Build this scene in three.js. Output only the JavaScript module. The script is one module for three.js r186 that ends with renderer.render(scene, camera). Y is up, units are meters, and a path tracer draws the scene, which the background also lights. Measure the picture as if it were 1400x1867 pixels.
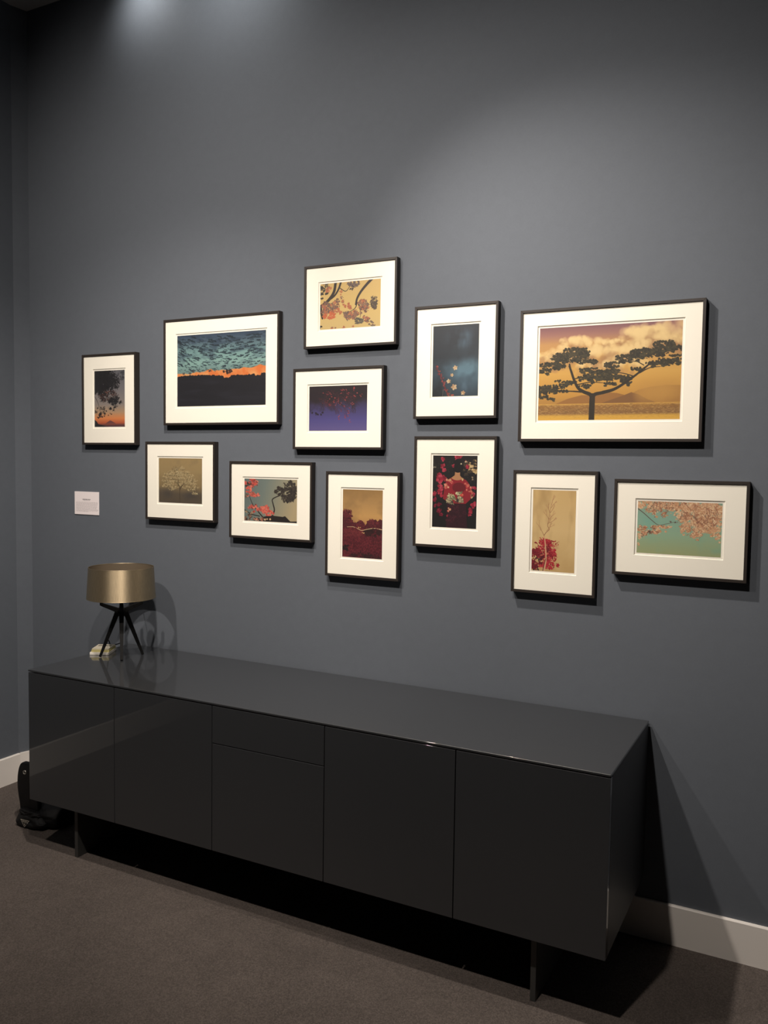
import * as THREE from 'three';
import { RoundedBoxGeometry } from 'three/addons/geometries/RoundedBoxGeometry.js';
import { mergeGeometries, toCreasedNormals } from 'three/addons/utils/BufferGeometryUtils.js';
import { ImprovedNoise } from 'three/addons/math/ImprovedNoise.js';

// ---------------------------------------------------------------- camera, exposure, light
const renderer = new THREE.WebGLRenderer({ antialias: true });
renderer.toneMapping = THREE.LinearToneMapping;
renderer.toneMappingExposure = 1.05;
renderer.shadowMap.enabled = true;
const scene = new THREE.Scene();
scene.background = new THREE.Color(0x000000);

const camera = new THREE.PerspectiveCamera(2 * Math.atan(933.5 / 1542.93) * 180 / Math.PI, 1400 / 1867, 0.05, 30);
camera.position.set(1.70701, 1.65938, 3.00297);
camera.quaternion.setFromRotationMatrix(new THREE.Matrix4().makeBasis(
  new THREE.Vector3(0.88707436, 0.01437078, -0.46140282),
  new THREE.Vector3(-0.04003681, 0.99814408, -0.04588513),
  new THREE.Vector3(0.45988709, 0.05917662, 0.88600338)));
camera.updateMatrixWorld();

// four warm track spotlights (read from the shadows of the frames and the sideboard) and two small neutral ceiling lights
const WARM = new THREE.Color().setRGB(1, 0.895, 0.80);
const COOL = new THREE.Color().setRGB(1, 0.97, 0.92);
const SPOTS = [   // lens position, aim, candela, half angle, track z, label
  [[0.80, 3.6, 2.17], [0.573, 1.0, 0], 13.4, 0.99, 2.17, 'black track spotlight on the rear ceiling track, right of the pair'],
  [[-0.72, 3.6, 2.17], [-0.65, 1.9, 0], 14.2, 0.88, 2.17, 'black track spotlight on the rear ceiling track, left of the pair'],
  [[0.03, 3.6, 1.06], [1.876, 0.1, 0], 21.2, 0.72, 1.22, 'black track spotlight near the wall tilted to the right-hand pictures'],
  [[0.12, 3.6, 1.40], [-1.55, 0.1, 0], 18.6, 0.62, 1.22, 'black track spotlight near the wall tilted to the left-hand pictures'],
];
const PUCKS = [   // x, z, candela
  [-1.10, 0.19, 0.40, 'small round ceiling light close to the left corner'],
  [-0.60, 0.36, 0.75, 'small round ceiling light farther from the left corner'],
];
const ROOM = { x0: -1.905, x1: 4.2, z1: 6.2, h: 3.855 };

// ---------------------------------------------------------------- helpers
function rng(seed) { let a = seed >>> 0; return () => { a = (a + 0x6D2B79F5) >>> 0; let t = a; t = Math.imul(t ^ (t >>> 15), t | 1); t ^= t + Math.imul(t ^ (t >>> 7), t | 61); return ((t ^ (t >>> 14)) >>> 0) / 4294967296; }; }
const V = (x, y, z) => new THREE.Vector3(x, y, z);
const taken = {};
function numbered(n) { if (taken[n] === undefined) { taken[n] = 0; return n; } taken[n]++; return n + '_' + String(taken[n]).padStart(3, '0'); }
function put(name, geo, mat, parent) {
  const m = new THREE.Mesh(geo, mat); m.castShadow = m.receiveShadow = true;
  m.name = parent ? name : numbered(name); (parent || scene).add(m); return m;
}
function thing(name, label, category, pos, group) {
  const g = new THREE.Group(); g.name = numbered(name); g.position.set(...pos);
  g.userData = { label, category }; if (group) g.userData.group = group; scene.add(g); return g;
}
function struct(name, geo, mat, label) {
  const m = put(name, geo, mat); m.userData.kind = 'structure'; if (label) { m.userData.label = label; } return m;
}
function box(w, h, d, x, y, z, r) {
  const g = r ? new RoundedBoxGeometry(w, h, d, 2, r) : new THREE.BoxGeometry(w, h, d);
  g.translate(x, y, z); return g;
}
function span(x0, x1, y0, y1, z0, z1, r) { return box(x1 - x0, y1 - y0, z1 - z0, (x0 + x1) / 2, (y0 + y1) / 2, (z0 + z1) / 2, r); }
function rod(a, b, ra, rb, seg = 12) {
  const d = new THREE.Vector3().subVectors(b, a), l = d.length();
  const g = new THREE.CylinderGeometry(rb, ra, l, seg); g.translate(0, l / 2, 0);
  g.applyQuaternion(new THREE.Quaternion().setFromUnitVectors(V(0, 1, 0), d.normalize())); g.translate(a.x, a.y, a.z); return g;
}
function prism(pts, y0, y1) {   // pts: [x, z] polygon, extruded upright
  const s = new THREE.Shape(pts.map(p => new THREE.Vector2(p[0], -p[1])));
  const g = new THREE.ExtrudeGeometry(s, { depth: y1 - y0, bevelEnabled: false }); g.rotateX(-Math.PI / 2); g.translate(0, y0, 0); return g;
}
function metreUV(g) {   // box-project uv in metres
  const p = g.attributes.position, n = g.attributes.normal, u = new Float32Array(p.count * 2);
  for (let i = 0; i < p.count; i++) {
    const ax = Math.abs(n.getX(i)), ay = Math.abs(n.getY(i)), az = Math.abs(n.getZ(i));
    let a, b; if (ay >= ax && ay >= az) { a = p.getX(i); b = p.getZ(i); } else if (ax >= az) { a = p.getZ(i); b = p.getY(i); } else { a = p.getX(i); b = p.getY(i); }
    u[2 * i] = a; u[2 * i + 1] = b;
  }
  g.setAttribute('uv', new THREE.BufferAttribute(u, 2)); return g;
}
function dataTex(n, fn, srgb) {
  const d = new Uint8Array(n * n * 4);
  for (let j = 0; j < n; j++) for (let i = 0; i < n; i++) { const c = fn(i, j); const k = 4 * (j * n + i); d[k] = c[0]; d[k + 1] = c[1]; d[k + 2] = c[2]; d[k + 3] = 255; }
  const t = new THREE.DataTexture(d, n, n); t.wrapS = t.wrapT = THREE.RepeatWrapping; t.magFilter = THREE.LinearFilter; t.minFilter = THREE.LinearMipmapLinearFilter; t.generateMipmaps = true;
  if (srgb) t.colorSpace = THREE.SRGBColorSpace; t.needsUpdate = true; return t;
}
const noise = new ImprovedNoise();
const tileNoise = (u, v, f, z) => {   // periodic in u, v over 0..1
  const X = u * f, Y = v * f;
  return (noise.noise(X, Y, z) * (1 - u) + noise.noise(X - f, Y, z) * u) * (1 - v) + (noise.noise(X, Y - f, z) * (1 - u) + noise.noise(X - f, Y - f, z) * u) * v;
};
const cl = (x) => Math.max(0, Math.min(255, x));

// ---------------------------------------------------------------- materials
const rW = rng(5);
const weave = dataTex(512, (i, j) => {   // fine woven wall covering, 0.25 m tile
  const v = 128 + 26 * Math.sin(j * Math.PI / 2) + 14 * Math.sin(i * Math.PI / 2) + (rW() - 0.5) * 70; return [cl(v), cl(v), cl(v)];
});
weave.repeat.set(4, 4);
const wallTone = dataTex(512, (i, j) => {   // 2 m tile, faint unevenness of the paint
  const n = 4 * tileNoise(i / 512, j / 512, 9, 1.3) + 5 * tileNoise(i / 512, j / 512, 60, 4.1) + (rW() - 0.5) * 5; const v = 248 + n; return [cl(v), cl(v), cl(v)];
}, true);
wallTone.repeat.set(0.5, 0.5);
const M = {};
M.wall = new THREE.MeshStandardMaterial({ color: new THREE.Color().setRGB(0.116, 0.1325, 0.157), map: wallTone, roughness: 0.85, bumpMap: weave, bumpScale: 0.00025 });
const rC = rng(11);
const carpetMap = dataTex(1024, (i, j) => {   // 3 m tile: cut pile, trodden patches
  const u = i / 1024, v = j / 1024;
  let p = 10 * tileNoise(u, v, 7, 2.2) + 9 * tileNoise(u, v, 19, 7.7) + 8 * tileNoise(u, v, 47, 3.1);
  const tread = tileNoise(u, v, 11, 9.4); if (tread > 0.34) p -= (tread - 0.34) * 90;
  const g = p + (rC() - 0.5) * 52; return [cl(147 + g), cl(134 + g * 0.93), cl(126 + g * 0.88)];
}, true);
carpetMap.repeat.set(1 / 3, 1 / 3);
const carpetBump = dataTex(512, () => { const v = rC() * 255; return [v, v, v]; });
carpetBump.repeat.set(1.6, 1.6);
M.carpet = new THREE.MeshStandardMaterial({ color: new THREE.Color().setRGB(0.315, 0.315, 0.315), map: carpetMap, roughness: 1, bumpMap: carpetBump, bumpScale: 0.003 });
M.ceiling = new THREE.MeshStandardMaterial({ color: new THREE.Color().setRGB(0.5, 0.5, 0.5), roughness: 0.95, bumpMap: carpetBump, bumpScale: 0.001 });
M.baseboard = new THREE.MeshStandardMaterial({ color: new THREE.Color().setRGB(0.87, 0.83, 0.78), roughness: 0.45 });
M.lacquer = new THREE.MeshPhysicalMaterial({ color: new THREE.Color().setRGB(0.026, 0.028, 0.031), roughness: 0.38, clearcoat: 1, clearcoatRoughness: 0.02 });
M.satinSide = new THREE.MeshPhysicalMaterial({ color: M.lacquer.color, roughness: 0.45 });
M.carcass = new THREE.MeshStandardMaterial({ color: new THREE.Color().setRGB(0.012, 0.012, 0.012), roughness: 0.6 });
M.leg = new THREE.MeshStandardMaterial({ color: new THREE.Color().setRGB(0.05, 0.05, 0.048), roughness: 0.4 });
const grain = dataTex(256, (i, j) => { const v = 200 + 40 * noise.noise(i / 90, j / 3.2, 0.5) + (rC() - 0.5) * 26; return [cl(v), cl(v * 0.96), cl(v * 0.93)]; }, true);
grain.repeat.set(2, 40);
M.frame = new THREE.MeshStandardMaterial({ color: new THREE.Color().setRGB(0.042, 0.035, 0.031), map: grain, roughness: 0.5 });
M.mat = new THREE.MeshStandardMaterial({ color: new THREE.Color().setRGB(0.89, 0.86, 0.755), roughness: 0.9 });
M.paper = new THREE.MeshStandardMaterial({ color: new THREE.Color().setRGB(0.87, 0.84, 0.74), roughness: 0.8 });
M.backing = new THREE.MeshStandardMaterial({ color: new THREE.Color().setRGB(0.12, 0.09, 0.07), roughness: 0.9 });
M.glass = new THREE.MeshPhysicalMaterial({ color: 0xffffff, transmission: 1, thickness: 0, roughness: 0.02, ior: 1.3 });
M.blackMetal = new THREE.MeshPhysicalMaterial({ color: new THREE.Color().setRGB(0.005, 0.005, 0.005), roughness: 0.55, specularIntensity: 0.35 });
M.fixture = new THREE.MeshStandardMaterial({ color: new THREE.Color().setRGB(0.02, 0.02, 0.02), roughness: 0.5 });
M.whiteFixture = new THREE.MeshStandardMaterial({ color: new THREE.Color().setRGB(0.7, 0.7, 0.7), roughness: 0.5 });

// ---------------------------------------------------------------- the room
const R_ = ROOM, T = 0.12;
const wb = struct('wall_back', metreUV(span(R_.x0 - T, R_.x1 + T, 0, R_.h, -T, 0)), M.wall, 'dark grey back wall carrying the pictures');
struct('wall_left', metreUV(span(R_.x0 - T, R_.x0, 0, R_.h, 0, R_.z1)), M.wall, 'dark grey left side wall');
struct('wall_right', metreUV(span(R_.x1, R_.x1 + T, 0, R_.h, 0, R_.z1)), M.wall, 'dark grey right side wall');
struct('wall_front', metreUV(span(R_.x0 - T, R_.x1 + T, 0, R_.h, R_.z1, R_.z1 + T)), M.wall, 'dark grey wall behind the viewer');
struct('floor', metreUV(span(R_.x0 - T, R_.x1 + T, -0.1, 0, -T, R_.z1 + T)), M.carpet, 'dark brown grey carpet floor');
struct('ceiling', metreUV(span(R_.x0 - T, R_.x1 + T, R_.h, R_.h + 0.12, -T, R_.z1 + T)), M.ceiling, 'pale ceiling');
struct('trim_1', metreUV(prism([[R_.x0, 0], [-1.8805, 0], [R_.x0, 0.076]], 0, R_.h)), M.wall, 'narrow slanted strip filling the wall corner');
const BH = 0.1412, BT = 0.012;
function baseProfile(len) {   // board with a small chamfer on its upper front edge, along +x
  const s = new THREE.Shape([[0, 0], [BT, 0], [BT, BH - 0.004], [BT - 0.003, BH], [0, BH]].map(p => new THREE.Vector2(p[0], p[1])));
  const g = new THREE.ExtrudeGeometry(s, { depth: len, bevelEnabled: false }); return g;   // x = thickness, z = length
}
{
  const g = baseProfile(R_.x1 + 1.8805 - 0.004); g.rotateY(-Math.PI / 2); g.scale(1, 1, 1); g.translate(R_.x1, 0, 0);
  struct('baseboard_back', g, M.baseboard, 'white baseboard along the back wall');
  const gl = baseProfile(R_.z1 - 0.072); gl.translate(R_.x0, 0, 0.072);
  struct('baseboard_left', gl, M.baseboard, 'white baseboard along the left wall');
  const a = [R_.x0, 0.076], b = [-1.8805, 0], dx = b[0] - a[0], dz = b[1] - a[1], l = Math.hypot(dx, dz), nx = -dz / l, nz = dx / l;
  struct('baseboard_corner', prism([[a[0], a[1]], [b[0], b[1]], [b[0] + 0.009, b[1] + BT], [a[0] + BT, a[1] + 0.001]], 0, BH), M.baseboard, 'short white baseboard piece across the corner');
  const gr = baseProfile(R_.z1); gr.rotateY(Math.PI); gr.translate(R_.x1, 0, R_.z1);
  struct('baseboard_right', gr, M.baseboard, 'white baseboard along the right wall');
}

// ---------------------------------------------------------------- prints (flat photographic prints, drawn on canvases)
function canvas(w, h) { const c = document.createElement('canvas'); c.width = w; c.height = h; return c; }
function rgb(c, a = 1) { return `rgba(${Math.round(c[0])},${Math.round(c[1])},${Math.round(c[2])},${a})`; }
const mixc = (a, b, t) => [a[0] + (b[0] - a[0]) * t, a[1] + (b[1] - a[1]) * t, a[2] + (b[2] - a[2]) * t];
function vgrad(x, w, h, stops) { const g = x.createLinearGradient(0, 0, 0, h); for (const [t, c] of stops) g.addColorStop(t, rgb(c)); x.fillStyle = g; x.fillRect(0, 0, w, h); }
function spray(x, r, cx, cy, rx, ry, n, s0, s1, cols, a = 1, flat = 1) {   // irregular clumps of small leaf dabs
  const k = Math.max(2, Math.round(n / 13)), m = Math.max(1, Math.round(n / k * 1.7)), mean = Math.sqrt(rx * ry);
  for (let c = 0; c < k; c++) {
    const t = r() * 6.2832, q = Math.sqrt(r()) * 1.02, qx = cx + Math.cos(t) * q * rx, qy = cy + Math.sin(t) * q * ry, sr = mean * (0.10 + 0.20 * r()), tone = Math.floor(r() * cols.length);
    for (let d = 0; d < m; d++) {
      const px = qx + (r() + r() + r() - 1.5) * sr * 1.5, py = qy + (r() + r() + r() - 1.5) * sr * 1.1, s = (s0 + r() * (s1 - s0)) * 0.70;
      x.fillStyle = rgb(cols[r() > 0.45 ? tone : Math.floor(r() * cols.length)], a); x.beginPath(); x.ellipse(px, py, s, s * (0.4 + 0.45 * r()) * flat, r() * (flat < 1 ? 0.6 : 3.14), 0, 6.2832); x.fill();
    }
  }
}
function puff(x, cx, cy, R, col, a) { const g = x.createRadialGradient(cx, cy, R * 0.1, cx, cy, R); g.addColorStop(0, rgb(col, a)); g.addColorStop(0.6, rgb(col, a * 0.7)); g.addColorStop(1, rgb(col, 0)); x.fillStyle = g; x.beginPath(); x.arc(cx, cy, R, 0, 6.2832); x.fill(); }
function stroke(x, pts, w0, w1, col) {   // tapering limb through points
  const c = new THREE.CatmullRomCurve3(pts.map(p => V(p[0], p[1], 0))), n = 40; x.strokeStyle = rgb(col); x.lineCap = 'round';
  let a = c.getPoint(0); for (let i = 1; i <= n; i++) { const b = c.getPoint(i / n); x.lineWidth = w0 + (w1 - w0) * i / n; x.beginPath(); x.moveTo(a.x, a.y); x.lineTo(b.x, b.y); x.stroke(); a = b; }
}
function twig(x, r, px, py, ang, len, w, depth, col, spread = 0.6) {
  const ex = px + Math.cos(ang) * len, ey = py + Math.sin(ang) * len; x.strokeStyle = rgb(col); x.lineWidth = w; x.lineCap = 'round';
  x.beginPath(); x.moveTo(px, py); x.quadraticCurveTo(px + Math.cos(ang + 0.25) * len * 0.5, py + Math.sin(ang + 0.25) * len * 0.5, ex, ey); x.stroke();
  if (depth > 0) for (let i = 0; i < 2 + (r() > 0.6 ? 1 : 0); i++) twig(x, r, ex, ey, ang + (r() - 0.5) * 2 * spread, len * (0.6 + 0.25 * r()), w * 0.65, depth - 1, col, spread);
}
function clouds(x, w, h, f, fn) {   // per-pixel noise layer: fn(u, v, n1, n2) -> [r,g,b,a]
  const im = x.getImageData(0, 0, w, h), d = im.data;
  for (let j = 0; j < h; j++) for (let i = 0; i < w; i++) {
    const u = i / w, v = j / h, n1 = noise.noise(u * f[0], v * f[1], f[2]) + 0.5 * noise.noise(u * f[0] * 2.1, v * f[1] * 2.1, f[2] + 5) + 0.25 * noise.noise(u * f[0] * 4.3, v * f[1] * 4.3, f[2] + 9);
    const c = fn(u, v, n1); if (!c) continue; const k = 4 * (j * w + i);
    for (let q = 0; q < 3; q++) d[k + q] = d[k + q] * (1 - c[3]) + c[q] * c[3];
  }
  x.putImageData(im, 0, 0);
}
const PRINTS = {
  1(x, w, h) {
    const r = rng(101);
    vgrad(x, w, h, [[0, [104, 101, 104]], [0.35, [128, 121, 121]], [0.6, [150, 137, 128]], [0.74, [190, 152, 116]], [0.85, [232, 140, 80]], [0.93, [196, 96, 60]], [0.97, [104, 64, 62]], [1, [84, 56, 60]]]);
    x.fillStyle = rgb([120, 72, 66]); x.beginPath(); x.moveTo(w * 0.36, h * 0.945); x.lineTo(w * 0.5, h * 0.888); x.lineTo(w * 0.55, h * 0.89); x.lineTo(w * 0.72, h * 0.945); x.fill();
    x.fillStyle = rgb([40, 36, 40]); x.beginPath(); x.moveTo(0, h * 0.87); x.quadraticCurveTo(w * 0.08, h * 0.9, w * 0.12, h * 0.95); x.lineTo(w * 0.3, h * 0.975); x.lineTo(w * 0.42, h); x.lineTo(0, h); x.fill();
    const dk = [[28, 26, 28], [34, 32, 34], [40, 37, 38]];
    stroke(x, [[0, h * 0.3], [w * 0.25, h * 0.38], [w * 0.5, h * 0.5], [w * 0.66, h * 0.66]], 7, 2.5, [26, 24, 26]);
    stroke(x, [[0, h * 0.45], [w * 0.1, h * 0.55], [w * 0.16, h * 0.66], [w * 0.2, h * 0.8]], 5, 2, [26, 24, 26]);
    x.fillStyle = rgb([30, 28, 29]); x.beginPath(); x.moveTo(0, 0); x.lineTo(w * 0.4, 0); x.lineTo(w * 0.42, h * 0.1); x.lineTo(w * 0.34, h * 0.2); x.lineTo(w * 0.2, h * 0.3); x.lineTo(w * 0.06, h * 0.4); x.lineTo(0, h * 0.42); x.fill(); spray(x, r, w * 0.24, h * 0.16, w * 0.38, h * 0.2, 2600, 4, 10, dk); spray(x, r, w * 0.1, h * 0.3, w * 0.2, h * 0.16, 500, 3, 8, dk);
    spray(x, r, w * 0.58, h * 0.2, w * 0.26, h * 0.13, 900, 3, 8, dk); spray(x, r, w * 0.88, h * 0.08, w * 0.14, h * 0.09, 220, 2, 6, [[52, 50, 54], [66, 64, 70]]);
    spray(x, r, w * 0.42, h * 0.42, w * 0.12, h * 0.06, 60, 2, 6, [[150, 88, 66], [176, 98, 66]], 0.8);
    spray(x, r, w * 0.48, h * 0.46, w * 0.28, h * 0.1, 900, 2.5, 7, [...dk, [90, 58, 50]]); spray(x, r, w * 0.7, h * 0.54, w * 0.2, h * 0.06, 520, 2.5, 7, dk);
    spray(x, r, w * 0.62, h * 0.64, w * 0.16, h * 0.07, 200, 2, 6, dk); spray(x, r, w * 0.2, h * 0.72, w * 0.2, h * 0.08, 260, 2, 6, dk); spray(x, r, w * 0.22, h * 0.82, w * 0.14, h * 0.025, 90, 2, 6, dk); spray(x, r, w * 0.5, h * 0.78, w * 0.08, h * 0.02, 50, 2, 5, dk);
  },
  2(x, w, h) {
    const r = rng(102);
    vgrad(x, w, h, [[0, [58, 72, 92]], [0.1, [84, 102, 114]], [0.25, [128, 162, 158]], [0.4, [142, 176, 166]], [0.5, [122, 150, 144]], [1, [90, 120, 120]]]);
    clouds(x, w, h, [5, 9, 3.3], (u, v, n) => v < 0.5 && n > 0.02 ? [50, 62, 80, Math.min(0.6, (n - 0.02) * 2.0 * (1 - v * 1.8))] : null);
    for (let i = 0; i < 420; i++) {   // dark ripples of cloud, flatter and denser towards the horizon
      const v = Math.pow(r(), 0.75) * 0.49, u = r(), s = ((1 - v * 1.2) * 15 + 5) * (0.5 + r()); x.fillStyle = rgb(mixc([34, 44, 52], [52, 66, 74], r()), 0.88);
      x.save(); x.translate(u * w, v * h + 12); x.rotate(0.35 - u * 0.5 + (r() - 0.5) * 0.3); x.beginPath(); x.moveTo(-s, 0);
      for (let k = 1; k < 7; k++) x.lineTo(-s + 2 * s * k / 7, -(0.1 + r() * 0.3) * s); x.lineTo(s, 0); for (let k = 6; k > 0; k--) x.lineTo(-s + 2 * s * k / 7, (0.02 + r() * 0.14) * s); x.fill(); x.restore();
    }
    clouds(x, w, h, [9, 6, 8.1], (u, v, n) => { const top = 0.5 - (u - 0.5) * 0.06 + n * 0.035, bot = 0.66; if (v < top || v > bot) return null; const t = (v - top) / (bot - top); const c = mixc([232, 124, 62], [240, 168, 104], Math.max(0, Math.min(1, 0.5 + n * 1.1))); return [...c, Math.min(1, t * 14)]; });
    spray(x, r, w * 0.58, h * 0.535, w * 0.06, h * 0.025, 110, 3, 8, [[50, 40, 40], [70, 48, 42]], 0.9); spray(x, r, w * 0.3, h * 0.5, w * 0.28, h * 0.02, 60, 3, 8, [[60, 66, 70], [52, 50, 54]], 0.7, 0.5); spray(x, r, w * 0.12, h * 0.53, w * 0.1, h * 0.02, 40, 3, 7, [[80, 70, 66]], 0.6);
    x.fillStyle = rgb([34, 33, 38]); x.beginPath(); x.moveTo(0, h * 0.585); for (let i = 0; i <= 90; i++) { const u = i / 90; x.lineTo(u * w, h * (0.575 - 0.012 * Math.sin(u * 7) + 0.02 * Math.abs(u - 0.6) * 0 + (Math.abs(u - 0.58) < 0.04 ? 0.03 : 0) + (u > 0.88 && u < 0.95 ? 0.025 : 0) + (r() - 0.5) * 0.018)); } x.lineTo(w, h); x.lineTo(0, h); x.fill();
    clouds(x, w, h, [3, 14, 1.7], (u, v, n) => v > 0.62 ? [58, 57, 68, Math.max(0, n) * 0.35] : null);
  },
  3(x, w, h) {
    const r = rng(103); vgrad(x, w, h, [[0, [222, 184, 116]], [0.5, [226, 190, 118]], [1, [218, 186, 122]]]);
    const bk = [58, 50, 44], or = [[198, 118, 78], [186, 104, 72], [170, 104, 80], [205, 134, 92]], br = [[112, 92, 82], [132, 104, 88], [96, 80, 72], [150, 112, 90]];
    spray(x, r, w * 0.05, h * 0.12, w * 0.09, h * 0.2, 190, 3, 9, [[52, 48, 44], [66, 58, 50]]); spray(x, r, w * 0.14, h * 0.12, w * 0.06, h * 0.09, 90, 4, 10, or);
    stroke(x, [[w * 0.26, -5], [w * 0.23, h * 0.2], [w * 0.13, h * 0.38], [0, h * 0.5]], 22, 24, bk); stroke(x, [[w * 0.35, -5], [w * 0.31, h * 0.14], [w * 0.24, h * 0.28], [w * 0.1, h * 0.4]], 17, 12, bk);
    stroke(x, [[w * 0.33, h * 0.12], [w * 0.43, h * 0.2], [w * 0.49, h * 0.12], [w * 0.53, h * 0.06]], 6, 3, bk);
    stroke(x, [[0, h * 0.5], [w * 0.02, h * 0.62], [w * 0.04, h * 0.75]], 26, 16, bk);
    stroke(x, [[w * 0.86, -6], [w * 0.77, h * 0.1], [w * 0.68, h * 0.24], [w * 0.62, h * 0.38], [w * 0.6, h * 0.5]], 22, 15, [64, 54, 48]);
    stroke(x, [[w * 0.62, h * 0.46], [w * 0.6, h * 0.56], [w * 0.55, h * 0.62], [w * 0.48, h * 0.66]], 8, 3, bk); stroke(x, [[w * 0.63, h * 0.48], [w * 0.7, h * 0.58], [w * 0.82, h * 0.6]], 6, 2, bk); stroke(x, [[w * 0.64, h * 0.5], [w * 0.68, h * 0.7], [w * 0.66, h * 0.85]], 6, 2, bk);
    spray(x, r, w * 0.16, h * 0.55, w * 0.13, h * 0.16, 520, 3, 9, [...or, ...br]); spray(x, r, w * 0.16, h * 0.72, w * 0.1, h * 0.07, 240, 4, 10, [[214, 116, 74], [200, 104, 66]]); spray(x, r, w * 0.31, h * 0.4, w * 0.07, h * 0.09, 180, 3, 8, [...or, ...br]); spray(x, r, w * 0.3, h * 0.62, w * 0.06, h * 0.06, 120, 3, 8, or); spray(x, r, w * 0.42, h * 0.5, w * 0.025, h * 0.1, 70, 3, 7, or); spray(x, r, w * 0.35, h * 0.23, w * 0.02, h * 0.06, 60, 3, 7, or);
    spray(x, r, w * 0.48, h * 0.52, w * 0.05, h * 0.08, 130, 3, 8, or); spray(x, r, w * 0.52, h * 0.72, w * 0.12, h * 0.1, 420, 3, 9, [...or, ...br, ...br]); spray(x, r, w * 0.72, h * 0.56, w * 0.08, h * 0.15, 420, 3, 8, [...or, ...br]); spray(x, r, w * 0.9, h * 0.5, w * 0.055, h * 0.13, 300, 3, 8, [[84, 72, 62], [104, 86, 70]]); spray(x, r, w * 0.65, h * 0.86, w * 0.07, h * 0.07, 200, 3, 8, [[88, 84, 74], [110, 98, 84]]); spray(x, r, w * 0.77, h * 0.84, w * 0.07, h * 0.07, 200, 3, 8, [...br, ...or]); spray(x, r, w * 0.88, h * 0.93, w * 0.06, h * 0.06, 110, 2, 6, br);
    spray(x, r, w * 0.56, h * 0.05, w * 0.1, h * 0.07, 260, 3, 8, [[96, 82, 76], [120, 100, 92]]); spray(x, r, w * 0.53, h * 0.14, w * 0.03, h * 0.05, 70, 3, 7, [[80, 70, 64]]); spray(x, r, w * 0.02, h * 0.93, w * 0.03, h * 0.08, 40, 3, 8, [[50, 46, 42]]); spray(x, r, w * 0.45, h * 0.98, w * 0.35, h * 0.02, 70, 3, 7, [...or, ...br]);
  },
  4(x, w, h) {
    const r = rng(104); vgrad(x, w, h, [[0, [44, 34, 40]], [0.3, [54, 44, 62]], [0.5, [70, 62, 104]], [0.75, [84, 76, 134]], [1, [102, 90, 140]]]);
    clouds(x, w, h, [6, 4, 2.2], (u, v, n) => { const e = 0.42 + 0.12 * (1 - u) + n * 0.14; return v < e ? [42, 32, 36, Math.min(0.85, (e - v) * 5)] : null; });
    for (let i = 0; i < 26; i++) twig(x, r, w * (0.2 + 0.6 * r()), h * (0.15 + 0.2 * r()), 1.2 + (r() - 0.5) * 1.4, h * 0.13, 2.2, 2, [52, 34, 36], 0.5);
    spray(x, r, w * 0.14, h * 0.6, w * 0.1, h * 0.05, 60, 3, 7, [[40, 32, 40]]);
    const red = [[146, 54, 58], [170, 70, 68], [124, 44, 52], [186, 88, 80]];
    const B = [[.38, .17], [.4, .22], [.36, .14], [.34, .3], [.55, .1], [.58, .12], [.6, .09], [.56, .16], [.64, .11], [.77, .04], [.78, .08], [.76, .1], [.66, .2], [.79, .24], [.8, .27], [.89, .25], [.9, .22], [.74, .39], [.76, .41], [.65, .25], [.52, .33], [.5, .37], [.46, .38], [.42, .38], [.37, .42], [.39, .45], [.44, .35], [.5, .3], [.69, .5], [.685, .55], [.69, .58], [.685, .61], [.68, .66], [.53, .68], [.52, .72], [.53, .74], [.63, .66], [.64, .7], [.7, .75], [.71, .81], [.62, .47], [.57, .55], [.25, .14], [.31, .2], [.45, .28], [.7, .15], [.84, .16], [.63, .3], [.47, .43], [.55, .4]];
    for (const [u, v] of B) spray(x, r, w * u, h * v, w * 0.02, h * 0.03, 9, 2, 5, red, 0.9);
    spray(x, r, w * 0.48, h * 0.3, w * 0.34, h * 0.2, 420, 1.5, 4, [[120, 48, 52], [100, 42, 48], [84, 38, 46]], 0.8); for (let i = 0; i < 12; i++) twig(x, r, w * (0.4 + 0.25 * r()), h * (0.4 + 0.1 * r()), 0.9 + (r() - 0.5) * 0.9, h * 0.1, 2, 2, [74, 44, 58], 0.5);
  },
  5(x, w, h) {
    const r = rng(105); vgrad(x, w, h, [[0, [52, 56, 62]], [0.45, [46, 52, 58]], [0.7, [62, 80, 92]], [1, [50, 64, 74]]]);
    clouds(x, w, h, [3, 4, 6.2], (u, v, n) => { const k = Math.exp(-(((u - 0.85) / 0.5) ** 2 + ((v - 0.62) / 0.16) ** 2)); return [112, 146, 160, Math.min(0.7, Math.max(0, k * (0.6 + n * 0.7)))]; });
    clouds(x, w, h, [4, 3, 1.2], (u, v, n) => { const k = Math.exp(-(((u - 0.62) / 0.22) ** 2 + ((v - 0.2) / 0.13) ** 2)) + 0.8 * Math.exp(-(((u - 0.72) / 0.14) ** 2 + ((v - 0.85) / 0.1) ** 2)) + 0.6 * Math.exp(-(((u - 0.3) / 0.1) ** 2 + ((v - 0.59) / 0.03) ** 2)); return [98, 122, 138, Math.max(0, Math.min(0.6, k * (0.5 + n)))]; });
    clouds(x, w, h, [4, 4, 9.2], (u, v, n) => { const k = Math.max(0, 0.5 - u) * Math.max(0, v - 0.35) * 3; return [26, 28, 32, Math.min(0.8, Math.max(0, k * (0.9 + n)))]; });
    stroke(x, [[w * 0.08, h * 0.56], [w * 0.16, h * 0.68], [w * 0.26, h * 0.84], [w * 0.36, h * 1.0]], 6, 10, [108, 46, 46]); for (let i = 0; i < 12; i++) { const t = i / 11; spray(x, r, w * (0.08 + 0.28 * t), h * (0.56 + 0.42 * t * (0.9 + 0.1 * t)), w * 0.04, h * 0.025, 16, 3, 8, [[132, 58, 58], [156, 74, 68], [96, 40, 42]], 0.85); }
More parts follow.
